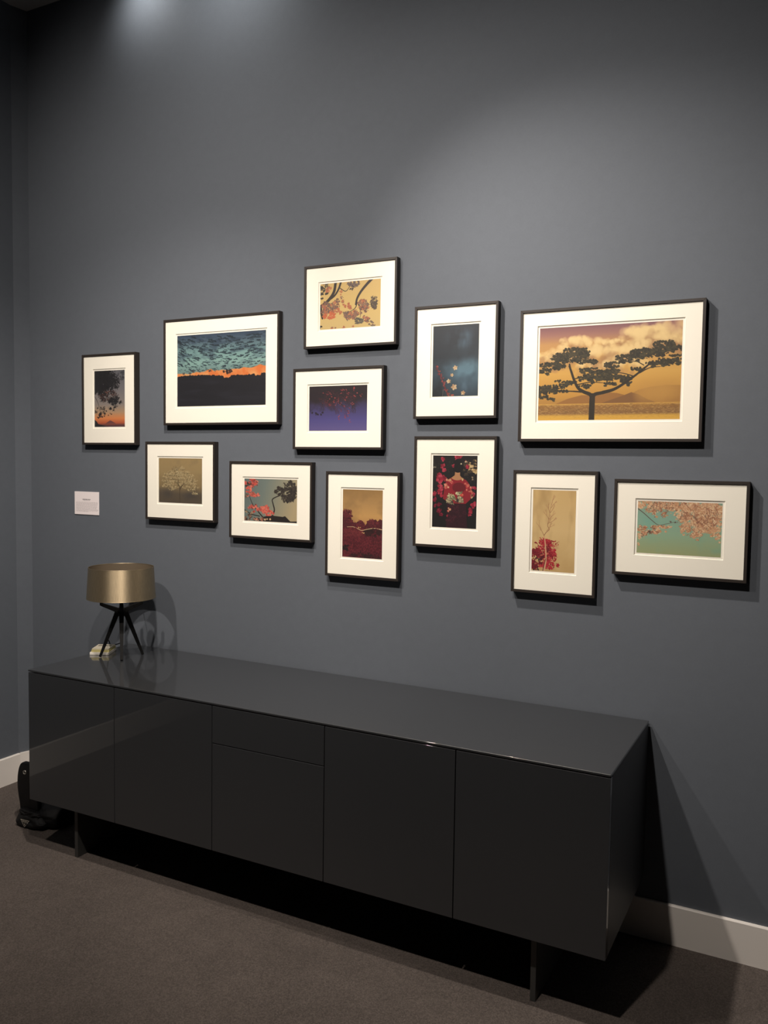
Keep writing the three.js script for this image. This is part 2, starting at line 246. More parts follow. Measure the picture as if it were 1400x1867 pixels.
    stroke(x, [[w * 0.5, h * 0.6], [w * 0.42, h * 0.8], [w * 0.38, h]], 1.6, 1.6, [90, 100, 84]); stroke(x, [[w * 0.46, h * 0.87], [w * 0.4, h * 0.95], [w * 0.36, h]], 1.6, 1.6, [90, 100, 84]); stroke(x, [[w * 0.24, h * 0.9], [w * 0.23, h]], 2, 2, [120, 110, 104]);
    const cream = [[206, 174, 136], [192, 158, 120], [216, 188, 150], [180, 144, 108]];
    for (const [u, v, s] of [[.5, .6, .75], [.43, .7, .55], [.36, .785, .7], [.48, .87, .95], [.68, .955, .7]]) { for (let k = 0; k < 5; k++) { const a = k * 1.257 + u * 9; x.fillStyle = rgb(cream[Math.floor(r() * 4)]); x.beginPath(); x.ellipse(w * u + Math.cos(a) * 13 * s, h * v + Math.sin(a) * 12 * s, 13 * s, 9 * s, a, 0, 6.283); x.fill(); } spray(x, r, w * u, h * v, 5 * s, 5 * s, 8, 2, 4, [[190, 140, 80]]); }
    spray(x, r, w * 0.4, h * 0.985, w * 0.12, h * 0.012, 40, 3, 7, [[170, 84, 66]]);
  },
  6(x, w, h) {
    const r = rng(106); x.fillStyle = rgb([26, 23, 24]); x.fillRect(0, 0, w, h);
    spray(x, r, w * 0.5, h * 0.35, w * 0.6, h * 0.4, 300, 4, 12, [[36, 34, 32], [44, 40, 36], [30, 26, 28]]);
    spray(x, r, w * 0.9, h * 0.15, w * 0.12, h * 0.09, 170, 4, 10, [[196, 162, 110], [216, 184, 130], [170, 136, 92]]); spray(x, r, w * 0.86, h * 0.14, w * 0.14, h * 0.09, 60, 4, 9, [[40, 36, 30]]); spray(x, r, w * 0.85, h * 0.31, w * 0.06, h * 0.03, 30, 3, 7, [[150, 128, 100]]); spray(x, r, w * 0.05, h * 0.16, w * 0.05, h * 0.03, 14, 2, 5, [[150, 140, 120]]);
    spray(x, r, w * 0.66, h * 0.16, w * 0.2, h * 0.12, 160, 4, 10, [[66, 54, 42], [52, 44, 36], [84, 66, 48]]);
    const ros = [[152, 32, 52], [176, 46, 66], [128, 24, 42], [190, 66, 84]];
    const rose = (u, v, s, cs = ros) => { for (let k = 0; k < 16; k++) { const a = r() * 6.283, q = r() * s; x.fillStyle = rgb(cs[Math.floor(r() * cs.length)]); x.beginPath(); x.ellipse(w * u + Math.cos(a) * q, h * v + Math.sin(a) * q, s * 0.5, s * 0.36, r() * 3, 0, 6.283); x.fill(); } };
    for (const [u, v, s] of [[.22, .05, 16], [.22, .14, 18], [.24, .2, 16], [.14, .27, 20], [.2, .32, 30], [.12, .34, 18], [.18, .45, 22], [.17, .5, 20], [.05, .54, 16], [.2, .55, 16], [.06, .62, 16], [.15, .68, 18], [.15, .76, 18], [.2, .82, 14], [.06, .7, 12], [.55, .03, 18], [.62, .02, 14], [.92, .67, 22], [.87, .75, 18], [.95, .43, 14], [.85, .8, 14], [.92, .53, 14], [.68, .82, 16]]) rose(u, v, s, v > 0.6 && u < 0.5 ? [[120, 20, 44], [96, 16, 36], [140, 30, 54]] : ros);
    // skirt, back, sleeves
    x.fillStyle = rgb([52, 20, 30]); x.beginPath(); x.moveTo(w * 0.34, h * 0.66); x.lineTo(w * 0.32, h); x.lineTo(w * 0.8, h); x.lineTo(w * 0.76, h * 0.64); x.fill();
    spray(x, r, w * 0.56, h * 0.85, w * 0.2, h * 0.16, 90, 3, 9, [[66, 26, 38], [44, 16, 26], [78, 30, 42]]);
    x.fillStyle = rgb([148, 34, 44]); x.beginPath(); x.moveTo(w * 0.44, h * 0.3); x.quadraticCurveTo(w * 0.3, h * 0.33, w * 0.27, h * 0.42); x.lineTo(w * 0.24, h * 0.6); x.lineTo(w * 0.4, h * 0.66); x.lineTo(w * 0.76, h * 0.66); x.lineTo(w * 0.92, h * 0.56); x.quadraticCurveTo(w * 0.84, h * 0.36, w * 0.74, h * 0.33); x.lineTo(w * 0.64, h * 0.3); x.fill();
    spray(x, r, w * 0.36, h * 0.4, w * 0.09, h * 0.07, 90, 4, 11, [[206, 96, 84], [222, 140, 112], [186, 60, 62], [226, 180, 140]]); spray(x, r, w * 0.8, h * 0.42, w * 0.07, h * 0.07, 60, 4, 10, [[206, 96, 84], [190, 60, 62], [226, 160, 126]]); spray(x, r, w * 0.86, h * 0.52, w * 0.07, h * 0.06, 60, 4, 9, [[196, 170, 124], [120, 60, 50], [206, 96, 84]]);
    x.fillStyle = rgb([110, 24, 34]); x.beginPath(); x.ellipse(w * 0.6, h * 0.44, w * 0.15, h * 0.07, 0, 0, 6.283); x.fill();
    // neck, head, hair, ornament
    x.fillStyle = rgb([188, 134, 92]); x.beginPath(); x.moveTo(w * 0.51, h * 0.2); x.lineTo(w * 0.5, h * 0.27); x.quadraticCurveTo(w * 0.44, h * 0.3, w * 0.42, h * 0.31); x.quadraticCurveTo(w * 0.55, h * 0.37, w * 0.7, h * 0.31); x.quadraticCurveTo(w * 0.64, h * 0.3, w * 0.62, h * 0.27); x.lineTo(w * 0.62, h * 0.2); x.fill();
    x.fillStyle = rgb([22, 18, 20]); x.beginPath(); x.ellipse(w * 0.57, h * 0.15, w * 0.13, h * 0.085, 0, 0, 6.283); x.fill(); x.beginPath(); x.ellipse(w * 0.58, h * 0.08, w * 0.08, h * 0.04, 0, 0, 6.283); x.fill(); spray(x, r, w * 0.7, h * 0.11, w * 0.08, h * 0.035, 30, 3, 8, [[210, 190, 150], [190, 60, 60], [30, 26, 26]]); rose(.78, .15, 14); rose(.46, .14, 10);
    spray(x, r, w * 0.48, h * 0.33, w * 0.1, h * 0.02, 40, 3, 7, [[216, 180, 130], [180, 150, 90]]); spray(x, r, w * 0.65, h * 0.33, w * 0.06, h * 0.02, 24, 3, 7, [[216, 180, 130], [160, 120, 80]]);
    // obi bow with pale pattern
    spray(x, r, w * 0.5, h * 0.56, w * 0.16, h * 0.08, 130, 5, 13, [[150, 142, 100], [196, 184, 138], [110, 112, 80], [222, 208, 160], [84, 84, 66]]); spray(x, r, w * 0.52, h * 0.63, w * 0.2, h * 0.05, 110, 5, 12, [[60, 58, 52], [150, 136, 104], [200, 182, 140], [40, 36, 36]]); spray(x, r, w * 0.38, h * 0.73, w * 0.05, h * 0.05, 40, 4, 8, [[200, 70, 70], [216, 160, 120]]); spray(x, r, w * 0.68, h * 0.55, w * 0.06, h * 0.04, 30, 4, 9, [[204, 70, 60], [220, 110, 80]]); spray(x, r, w * 0.36, h * 0.83, w * 0.03, h * 0.02, 14, 3, 6, [[150, 40, 54]]);
  },
  7(x, w, h) {
    const r = rng(107); vgrad(x, w, h, [[0, [138, 92, 96]], [0.09, [170, 118, 102]], [0.18, [206, 152, 92]], [0.5, [226, 172, 84]], [0.75, [206, 148, 64]], [0.8, [190, 138, 66]], [1, [206, 150, 62]]]);
    const bank = (u, v, R, n) => { for (let i = 0; i < n; i++) { const a = r() * 6.283, q = Math.sqrt(r()), px = w * u + Math.cos(a) * q * R * 1.7, py = h * v + Math.sin(a) * q * R * 0.7, k = (py - h * v) / R; puff(x, px, py, R * (0.18 + 0.26 * r()), k < 0 ? [250, 214, 148] : [176, 128, 84], k < 0 ? 0.5 : 0.34); } };
    for (const a of [[.1, .36, 70, 60], [.02, .33, 50, 30], [.26, .16, 46, 40], [.3, .2, 60, 34], [.43, .22, 50, 44], [.53, .2, 34, 26], [.62, .19, 40, 34], [.46, .33, 80, 60], [.6, .3, 70, 46], [.74, .12, 66, 70], [.8, .17, 80, 60], [.7, .27, 60, 40], [.95, .1, 70, 70], [.98, .2, 80, 60], [.88, .22, 60, 40], [.2, .28, 60, 36], [.62, .44, 70, 36], [.35, .44, 60, 26]]) bank(...a);
    puff(x, w * 0.95, h * 0.03, 60, [176, 120, 100], 0.4);
    const hill = (pts, c) => { x.fillStyle = rgb(c); x.beginPath(); x.moveTo(pts[0][0] * w, pts[0][1] * h); for (const p of pts) x.lineTo(p[0] * w, p[1] * h); x.fill(); };
    hill([[0.62, 0.83], [0.66, 0.74], [0.72, 0.69], [0.8, 0.665], [0.9, 0.65], [1, 0.655], [1, 0.83]], [176, 124, 60]); hill([[0.12, 0.83], [0.22, 0.77], [0.32, 0.735], [0.42, 0.74], [0.5, 0.71], [0.57, 0.72], [0.62, 0.74], [0.7, 0.83]], [164, 112, 56]); hill([[0.46, 0.825], [0.56, 0.775], [0.62, 0.745], [0.67, 0.715], [0.72, 0.74], [0.78, 0.79], [0.84, 0.825]], [140, 96, 54]);
    vgradRect(x, 0, h * 0.825, w, h * 0.175, [[0, [224, 170, 78]], [0.15, [160, 112, 56]], [0.6, [150, 108, 62]], [0.75, [226, 172, 70]], [1, [234, 178, 72]]]);
    for (let i = 0; i < 1500; i++) { const v = r(), y = h * (0.83 + 0.15 * v); x.fillStyle = rgb(r() > 0.5 ? [112, 80, 48] : [240, 196, 116], v > 0.75 ? 0.18 : 0.55); x.fillRect(r() * w, y, 3 + r() * 12, 1.3); }
    const dk = [[56, 50, 34], [66, 59, 40], [48, 43, 31], [78, 68, 45]], tr = [50, 42, 30];
    for (let i = 0; i < 26; i++) puff(x, w * (0.7 + 0.3 * r()), h * (0.66 + 0.12 * r()), w * 0.08, [206, 152, 74], 0.16);
    // trunk and limbs
    stroke(x, [[w * 0.395, h * 1.02], [w * 0.396, h * 0.86], [w * 0.397, h * 0.77], [w * 0.397, h * 0.745]], 31, 29, tr);
    stroke(x, [[w * 0.396, h * 0.79], [w * 0.385, h * 0.735], [w * 0.335, h * 0.7], [w * 0.295, h * 0.66], [w * 0.265, h * 0.58], [w * 0.24, h * 0.48], [w * 0.225, h * 0.42]], 22, 10, tr);
    stroke(x, [[w * 0.396, h * 0.79], [w * 0.41, h * 0.735], [w * 0.47, h * 0.712], [w * 0.55, h * 0.68], [w * 0.64, h * 0.6], [w * 0.73, h * 0.5], [w * 0.81, h * 0.4]], 22, 8, tr);
    stroke(x, [[w * 0.32, h * 0.7], [w * 0.24, h * 0.69], [w * 0.16, h * 0.69]], 9, 4, tr); stroke(x, [[w * 0.27, h * 0.6], [w * 0.2, h * 0.63], [w * 0.13, h * 0.67]], 7, 4, tr); stroke(x, [[w * 0.29, h * 0.62], [w * 0.38, h * 0.6], [w * 0.47, h * 0.61]], 6, 3, tr); stroke(x, [[w * 0.26, h * 0.56], [w * 0.33, h * 0.54], [w * 0.4, h * 0.52]], 6, 3, tr); stroke(x, [[w * 0.68, h * 0.55], [w * 0.62, h * 0.52], [w * 0.55, h * 0.5]], 6, 3, tr); stroke(x, [[w * 0.72, h * 0.52], [w * 0.79, h * 0.47], [w * 0.86, h * 0.46]], 6, 3, tr); stroke(x, [[w * 0.75, h * 0.44], [w * 0.7, h * 0.4], [w * 0.66, h * 0.4]], 5, 3, tr);
    const pad = (u, v, rx, ry, n) => { ry *= 0.8; spray(x, r, w * u, h * v, w * rx, h * ry, n * 0.8, 4, 11, dk, 1, 0.8); for (let k = 0; k < 7; k++) { const a = -0.4 + (k / 6) * 0.8; spray(x, r, w * (u + a * rx * 2.2), h * (v - ry * (0.6 + 0.5 * r())), w * rx * 0.22, h * ry * 0.45, n / 9, 4, 9, dk); } };
    pad(0.24, 0.33, 0.13, 0.055, 620); pad(0.26, 0.27, 0.085, 0.04, 300); pad(0.1, 0.42, 0.09, 0.045, 360); pad(0.05, 0.47, 0.05, 0.03, 140); pad(0.34, 0.39, 0.08, 0.025, 200); pad(0.36, 0.48, 0.06, 0.03, 170); pad(0.46, 0.52, 0.11, 0.045, 420); pad(0.4, 0.57, 0.12, 0.03, 300); pad(0.53, 0.48, 0.05, 0.04, 170); pad(0.35, 0.645, 0.045, 0.018, 90); pad(0.2, 0.6, 0.07, 0.025, 170); pad(0.1, 0.655, 0.1, 0.035, 320); pad(0.04, 0.72, 0.045, 0.05, 200); pad(0.16, 0.7, 0.05, 0.025, 100); pad(0.09, 0.78, 0.03, 0.018, 40);
    pad(0.58, 0.58, 0.085, 0.04, 320); pad(0.52, 0.63, 0.04, 0.025, 100); pad(0.65, 0.63, 0.02, 0.018, 50); pad(0.64, 0.37, 0.08, 0.05, 320); pad(0.53, 0.42, 0.05, 0.022, 120); pad(0.79, 0.32, 0.12, 0.05, 520); pad(0.88, 0.26, 0.07, 0.055, 320); pad(0.96, 0.29, 0.04, 0.035, 150); pad(0.92, 0.42, 0.075, 0.035, 320); pad(0.83, 0.44, 0.06, 0.03, 170); pad(0.71, 0.485, 0.045, 0.022, 110); pad(0.96, 0.36, 0.04, 0.012, 60);
    stroke(x, [[w * 0.335, h * 0.7], [w * 0.295, h * 0.66], [w * 0.265, h * 0.58], [w * 0.24, h * 0.48], [w * 0.225, h * 0.4]], 17, 8, tr); stroke(x, [[w * 0.47, h * 0.712], [w * 0.55, h * 0.68], [w * 0.64, h * 0.6], [w * 0.73, h * 0.5], [w * 0.81, h * 0.4]], 19, 6, tr); stroke(x, [[w * 0.32, h * 0.7], [w * 0.24, h * 0.69], [w * 0.14, h * 0.69]], 8, 4, tr);
  },
  8(x, w, h) {
    const r = rng(108); vgrad(x, w, h, [[0, [156, 130, 88]], [0.3, [152, 128, 88]], [0.62, [134, 112, 78]], [0.8, [96, 82, 64]], [1, [84, 72, 58]]]);
    clouds(x, w, h, [5, 5, 2.7], (u, v, n) => { const k = Math.exp(-(((u - 0.18) / 0.18) ** 2 + ((v - 0.78) / 0.12) ** 2)) + Math.exp(-(((u - 0.75) / 0.25) ** 2 + ((v - 0.83) / 0.1) ** 2)); return [58, 54, 56, Math.max(0, Math.min(0.6, k * 0.55 + n * 0.12))]; });
    const tk = [66, 54, 40];
    stroke(x, [[w * 0.5, h * 1.0], [w * 0.49, h * 0.8], [w * 0.49, h * 0.68], [w * 0.46, h * 0.55], [w * 0.43, h * 0.42]], 6, 2.5, tk); stroke(x, [[w * 0.49, h * 0.7], [w * 0.53, h * 0.62], [w * 0.58, h * 0.57]], 4, 2, tk); stroke(x, [[w * 0.47, h * 0.62], [w * 0.4, h * 0.52], [w * 0.32, h * 0.46]], 3, 1.5, tk);
    const pale = [[188, 166, 122], [174, 152, 110], [164, 142, 102], [204, 182, 138]], dim = [[112, 96, 68], [98, 84, 60], [126, 108, 76]];
    for (const [px, py, a, l] of [[.49, .7, -1.9, .13], [.49, .68, -1.2, .14], [.47, .6, -2.3, .13], [.46, .56, -1.5, .13], [.53, .62, -0.7, .12], [.44, .48, -1.9, .11], [.42, .52, -2.6, .12], [.58, .57, -0.5, .12]]) twig(x, r, w * px, h * py, a, h * l, 2.6, 4, [84, 70, 50], 0.6);
    const layer = (u, v, rx, n) => { spray(x, r, w * u, h * (v + 0.02), w * rx, h * 0.024, n * 2.4, 1.6, 3.8, dim, 0.5); spray(x, r, w * u, h * v, w * rx, h * 0.03, n * 4, 1.3, 3.4, pale, 0.55); };
    for (const a of [[.46, .24, .12, 60], [.38, .3, .16, 90], [.56, .31, .16, 90], [.28, .36, .16, 90], [.5, .37, .2, 120], [.7, .38, .12, 70], [.22, .43, .14, 80], [.42, .44, .16, 110], [.64, .45, .2, 120], [.2, .51, .13, 80], [.36, .52, .12, 80], [.6, .52, .14, 90], [.8, .5, .1, 60], [.26, .58, .15, 90], [.52, .58, .1, 60], [.74, .57, .14, 90], [.17, .63, .1, 60], [.36, .65, .1, 60], [.66, .64, .12, 70], [.85, .63, .08, 50], [.3, .69, .08, 40], [.76, .7, .1, 60], [.83, .77, .06, 40], [.55, .21, .08, 30], [.4, .36, .2, 80]]) layer(...a);
    stroke(x, [[w * 0.5, h * 1.0], [w * 0.49, h * 0.8], [w * 0.49, h * 0.68], [w * 0.46, h * 0.55], [w * 0.43, h * 0.42]], 6, 2, tk); stroke(x, [[w * 0.49, h * 0.72], [w * 0.54, h * 0.62], [w * 0.6, h * 0.56]], 4, 1.6, tk); stroke(x, [[w * 0.47, h * 0.62], [w * 0.4, h * 0.52], [w * 0.32, h * 0.46]], 3, 1.3, tk);
    x.fillStyle = rgb([214, 194, 146]); for (let i = 0; i < 6; i++) { x.beginPath(); x.ellipse(w * (0.8 + r() * 0.1), h * (0.76 + r() * 0.03), 4, 3, 0, 0, 6.283); x.fill(); }
  },
  9(x, w, h) {
    const r = rng(109); const g = x.createLinearGradient(0, 0, w, h * 0.5); g.addColorStop(0, rgb([96, 106, 104])); g.addColorStop(0.4, rgb([116, 124, 116])); g.addColorStop(1, rgb([176, 156, 120])); x.fillStyle = g; x.fillRect(0, 0, w, h);
    const red = [[200, 84, 70], [216, 104, 88], [178, 66, 60], [226, 128, 106]], bk = [40, 34, 32], dk = [[52, 46, 42], [62, 54, 48], [44, 40, 38], [74, 64, 56]];
    stroke(x, [[w * 0.55, h * 0.84], [w * 0.58, h * 0.72], [w * 0.555, h * 0.58], [w * 0.54, h * 0.48], [w * 0.6, h * 0.42], [w * 0.68, h * 0.38]], 13, 7, bk); stroke(x, [[w * 0.64, h * 0.4], [w * 0.75, h * 0.3], [w * 0.85, h * 0.22]], 7, 3, bk);
    spray(x, r, w * 0.67, h * 0.27, w * 0.08, h * 0.09, 300, 4, 10, dk); spray(x, r, w * 0.87, h * 0.17, w * 0.1, h * 0.13, 420, 4, 10, dk); spray(x, r, w * 0.84, h * 0.4, w * 0.12, h * 0.1, 420, 4, 10, dk); spray(x, r, w * 0.94, h * 0.28, w * 0.07, h * 0.12, 240, 4, 9, dk); spray(x, r, w * 0.8, h * 0.48, w * 0.05, h * 0.06, 120, 4, 9, dk);
    stroke(x, [[w * 0.1, h * 0.42], [w * 0.16, h * 0.6], [w * 0.26, h * 0.76], [w * 0.36, h * 0.9]], 4, 10, bk); stroke(x, [[0, h * 0.74], [w * 0.14, h * 0.84], [w * 0.3, h * 0.88]], 7, 8, bk);
    x.fillStyle = rgb(bk); x.beginPath(); x.moveTo(w * 0.28, h); x.lineTo(w * 0.34, h * 0.9); x.lineTo(w * 0.5, h * 0.85); x.lineTo(w * 0.74, h * 0.87); x.lineTo(w * 0.78, h * 0.85); x.lineTo(w * 0.88, h * 0.97); x.lineTo(w, h * 0.96); x.lineTo(w, h); x.fill();
    spray(x, r, w * 0.12, h * 0.08, w * 0.12, h * 0.1, 300, 4, 10, [...red, [120, 60, 54]]); spray(x, r, w * 0.06, h * 0.14, w * 0.07, h * 0.05, 80, 4, 9, [[70, 50, 46]]); spray(x, r, w * 0.08, h * 0.27, w * 0.06, h * 0.07, 160, 4, 9, red); spray(x, r, w * 0.17, h * 0.38, w * 0.12, h * 0.05, 220, 4, 9, [...red, [150, 80, 66]]); spray(x, r, w * 0.03, h * 0.4, w * 0.04, h * 0.06, 60, 4, 8, [[110, 80, 64]]);
    spray(x, r, w * 0.2, h * 0.7, w * 0.1, h * 0.09, 220, 4, 9, [...red, [90, 56, 48]]); spray(x, r, w * 0.4, h * 0.7, w * 0.09, h * 0.09, 260, 4, 9, red); spray(x, r, w * 0.48, h * 0.8, w * 0.08, h * 0.05, 160, 4, 9, red); spray(x, r, w * 0.1, h * 0.82, w * 0.1, h * 0.05, 90, 3, 8, [[80, 60, 52], [170, 140, 110]]); spray(x, r, w * 0.3, h * 0.95, w * 0.12, h * 0.04, 120, 4, 10, [[206, 150, 120], [190, 120, 96], [70, 52, 46]]); spray(x, r, w * 0.1, h * 0.95, w * 0.1, h * 0.05, 120, 3, 8, [[60, 46, 42], [150, 110, 90]]); spray(x, r, w * 0.43, h * 0.94, w * 0.08, h * 0.02, 50, 4, 8, [[206, 170, 130]]);
  },
  10(x, w, h) {
    const r = rng(110); vgrad(x, w, h, [[0, [150, 114, 68]], [0.2, [172, 132, 82]], [0.38, [192, 146, 88]], [0.5, [180, 132, 80]], [1, [80, 30, 34]]]);
    clouds(x, w, h, [3, 5, 7.7], (u, v, n) => v < 0.5 ? [136, 104, 66, Math.max(0, n) * 0.6] : null);
    const dr = [[92, 34, 40], [78, 28, 34], [64, 24, 30], [108, 42, 46]], bd = [[54, 26, 28], [44, 24, 24]];
    x.fillStyle = rgb([76, 28, 34]); x.beginPath(); x.moveTo(0, h * 0.34); for (const [u, v] of [[.1, .32], [.2, .38], [.24, .46], [.32, .5], [.4, .46], [.52, .46], [.56, .54], [.6, .5], [.66, .44], [.78, .44], [.86, .47], [.92, .43], [1, .43]]) x.lineTo(u * w, v * h); x.lineTo(w, h); x.lineTo(0, h); x.fill();
    spray(x, r, w * 0.1, h * 0.4, w * 0.14, h * 0.09, 420, 3, 9, dr); spray(x, r, w * 0.44, h * 0.5, w * 0.12, h * 0.045, 260, 3, 8, dr); spray(x, r, w * 0.75, h * 0.48, w * 0.13, h * 0.05, 280, 3, 8, dr); spray(x, r, w * 0.95, h * 0.47, w * 0.07, h * 0.05, 140, 3, 8, dr);
    spray(x, r, w * 0.5, h * 0.8, w * 0.7, h * 0.26, 3200, 3, 9, [[96, 32, 40], [84, 28, 36], [110, 40, 46], [72, 24, 30]]); spray(x, r, w * 0.3, h * 0.62, w * 0.25, h * 0.06, 420, 3, 8, [[112, 44, 46], [96, 36, 40]]); spray(x, r, w * 0.78, h * 0.62, w * 0.22, h * 0.05, 420, 3, 9, bd); spray(x, r, w * 0.08, h * 0.87, w * 0.1, h * 0.045, 200, 3, 8, [[36, 22, 24]]); spray(x, r, w * 0.6, h * 0.97, w * 0.4, h * 0.04, 300, 3, 8, bd);
    spray(x, r, w * 0.44, h * 0.56, w * 0.04, h * 0.008, 10, 3, 6, [[196, 150, 96]]); spray(x, r, w * 0.53, h * 0.62, w * 0.03, h * 0.014, 14, 3, 6, [[200, 160, 106]]);
    stroke(x, [[w * 0.1, h * 0.555], [w * 0.28, h * 0.55], [w * 0.38, h * 0.57], [w * 0.48, h * 0.595], [w * 0.62, h * 0.575], [w * 0.8, h * 0.555], [w, h * 0.57]], 3, 5, [206, 176, 132]); spray(x, r, w * 0.5, h * 0.57, w * 0.5, h * 0.02, 90, 2, 6, dr);
  },
  11(x, w, h) {
    const r = rng(111); vgrad(x, w, h, [[0, [202, 166, 110]], [0.5, [212, 178, 124]], [1, [194, 158, 104]]]);
    clouds(x, w, h, [3, 2, 5.5], (u, v, n) => [150, 118, 74, Math.max(0, n * 0.6 - 0.02)]); clouds(x, w, h, [2.4, 3, 1.1], (u, v, n) => [222, 190, 136, Math.max(0, n * 0.5)]);
    const tk = [140, 92, 66];
    stroke(x, [[w * 0.3, h], [w * 0.33, h * 0.8], [w * 0.31, h * 0.66], [w * 0.28, h * 0.56]], 9, 5, [196, 148, 108]); stroke(x, [[w * 0.28, h * 0.56], [w * 0.33, h * 0.52], [w * 0.4, h * 0.48], [w * 0.36, h * 0.44], [w * 0.38, h * 0.36], [w * 0.42, h * 0.22], [w * 0.48, h * 0.08]], 4, 1.4, tk); stroke(x, [[w * 0.28, h * 0.56], [w * 0.22, h * 0.5], [w * 0.18, h * 0.44]], 3, 1, tk);
    for (const [u, v, a] of [[.36, .42, -1.1], [.38, .36, -0.8], [.38, .36, -2.1], [.4, .28, -0.9], [.4, .28, -1.9], [.42, .22, -1.0], [.38, .4, -0.4], [.2, .5, -2.0], [.34, .5, -0.9], [.43, .18, -1.3]]) twig(x, r, w * u, h * v, a, h * 0.055, 2.2, 2, [150, 98, 70], 0.45);
    for (let i = 0; i < 8; i++) twig(x, r, w * (0.3 + 0.2 * r()), h * (0.68 + 0.05 * r()), -0.2 - r() * 0.3, h * 0.05, 1.3, 1, [176, 128, 94], 0.5);
    const cr = [[150, 28, 40], [170, 38, 48], [128, 22, 34], [184, 56, 60]];
    spray(x, r, w * 0.28, h * 0.78, w * 0.28, h * 0.16, 520, 3, 9, cr); spray(x, r, w * 0.26, h * 0.8, w * 0.24, h * 0.14, 160, 2, 6, [[96, 20, 30], [200, 90, 84], [84, 18, 26]]); spray(x, r, w * 0.1, h * 0.86, w * 0.14, h * 0.12, 320, 4, 11, [[110, 24, 34], [130, 30, 40], [84, 22, 30]]); spray(x, r, w * 0.5, h * 0.75, w * 0.09, h * 0.06, 120, 4, 10, cr); spray(x, r, w * 0.4, h * 0.92, w * 0.2, h * 0.05, 160, 4, 9, cr); spray(x, r, w * 0.34, h * 0.66, w * 0.12, h * 0.05, 150, 4, 9, cr);
    spray(x, r, w * 0.14, h * 0.9, w * 0.1, h * 0.07, 50, 3, 8, [[196, 160, 110], [60, 30, 30]]); spray(x, r, w * 0.2, h * 0.99, w * 0.2, h * 0.015, 40, 3, 8, [[60, 40, 34], [190, 150, 100]]);
    stroke(x, [[w * 0.3, h], [w * 0.34, h * 0.85], [w * 0.32, h * 0.7], [w * 0.3, h * 0.6]], 10, 6, [206, 160, 120]); stroke(x, [[w * 0.27, h], [w * 0.31, h * 0.9], [w * 0.34, h * 0.84]], 4, 2, [70, 30, 30]);
  },
  12(x, w, h) {
    const r = rng(112); vgrad(x, w, h, [[0, [138, 160, 138]], [0.35, [136, 168, 148]], [0.65, [146, 170, 140]], [1, [158, 162, 116]]]);
    clouds(x, w, h, [3, 3, 4.1], (u, v, n) => [112, 168, 152, Math.max(0, n * 0.5)]);
    const pk = [[210, 162, 122], [198, 146, 106], [220, 180, 140], [182, 128, 94], [204, 152, 118], [228, 192, 154]], br = [[150, 100, 76], [132, 88, 68], [170, 116, 88]];
    spray(x, r, w * 0.28, h * 0.08, w * 0.22, h * 0.12, 620, 3, 8, [...pk, ...br]); spray(x, r, w * 0.06, h * 0.08, w * 0.08, h * 0.09, 200, 3, 9, pk); spray(x, r, w * 0.26, h * 0.22, w * 0.09, h * 0.09, 180, 3, 7, [...pk, ...br]);
    spray(x, r, w * 0.55, h * 0.06, w * 0.14, h * 0.12, 420, 3, 9, [...pk, ...br]); spray(x, r, w * 0.66, h * 0.26, w * 0.16, h * 0.26, 1100, 3, 10, pk); spray(x, r, w * 0.87, h * 0.25, w * 0.15, h * 0.28, 1300, 3, 10, pk); spray(x, r, w * 0.7, h * 0.6, w * 0.06, h * 0.1, 240, 3, 9, pk); spray(x, r, w * 0.58, h * 0.5, w * 0.06, h * 0.12, 200, 3, 8, pk); spray(x, r, w * 0.93, h * 0.55, w * 0.06, h * 0.12, 220, 3, 9, pk); spray(x, r, w * 0.8, h * 0.5, w * 0.1, h * 0.05, 160, 3, 8, pk); spray(x, r, w * 0.97, h * 0.68, w * 0.02, h * 0.05, 40, 3, 7, pk);
    spray(x, r, w * 0.72, h * 0.32, w * 0.22, h * 0.26, 240, 3, 7, br, 0.7); for (let i = 0; i < 16; i++) twig(x, r, w * (0.52 + 0.48 * r()), h * (0.02 + 0.3 * r()), 1.2 + (r() - 0.5), h * 0.08, 2, 2, [120, 78, 62], 0.6); for (let i = 0; i < 6; i++) twig(x, r, w * (0.2 + 0.15 * r()), 0, 1.6 + (r() - 0.5) * 0.6, h * 0.09, 2, 2, [130, 86, 68], 0.5);
    stroke(x, [[0, h * 0.15], [w * 0.08, h * 0.24], [w * 0.18, h * 0.37], [w * 0.26, h * 0.45], [w * 0.36, h * 0.42], [w * 0.45, h * 0.38]], 5, 2, [92, 66, 58]); spray(x, r, w * 0.42, h * 0.385, w * 0.04, h * 0.015, 30, 2, 5, [[92, 80, 70], [120, 90, 76]]);
    spray(x, r, w * 0.26, h * 0.54, w * 0.1, h * 0.07, 220, 3, 8, [...pk, ...br]); spray(x, r, w * 0.36, h * 0.49, w * 0.06, h * 0.04, 100, 3, 7, pk); spray(x, r, w * 0.08, h * 0.56, w * 0.08, h * 0.1, 220, 3, 8, [...pk, ...br]); spray(x, r, w * 0.03, h * 0.74, w * 0.03, h * 0.13, 100, 3, 7, pk); spray(x, r, w * 0.15, h * 0.6, w * 0.03, h * 0.02, 24, 2, 5, [[84, 76, 66]]);
  },
};
function vgradRect(x, x0, y0, w, h, stops) { const g = x.createLinearGradient(0, y0, 0, y0 + h); for (const [t, c] of stops) g.addColorStop(t, rgb(c)); x.fillStyle = g; x.fillRect(x0, y0, w, h); }
function printTexture(n, wM, hM) {
  const k = n === 7 || n === 2 ? 760 : 520, W = Math.round(wM >= hM ? k : k * wM / hM), H = Math.round(wM >= hM ? k * hM / wM : k);
  const c = canvas(W, H), x = c.getContext('2d');
  // the drawings are laid out on the long side = 760 or 520 pixels
  PRINTS[n](x, W, H);
  const t = new THREE.CanvasTexture(c); t.colorSpace = THREE.SRGBColorSpace; t.anisotropy = 4; return t;
}

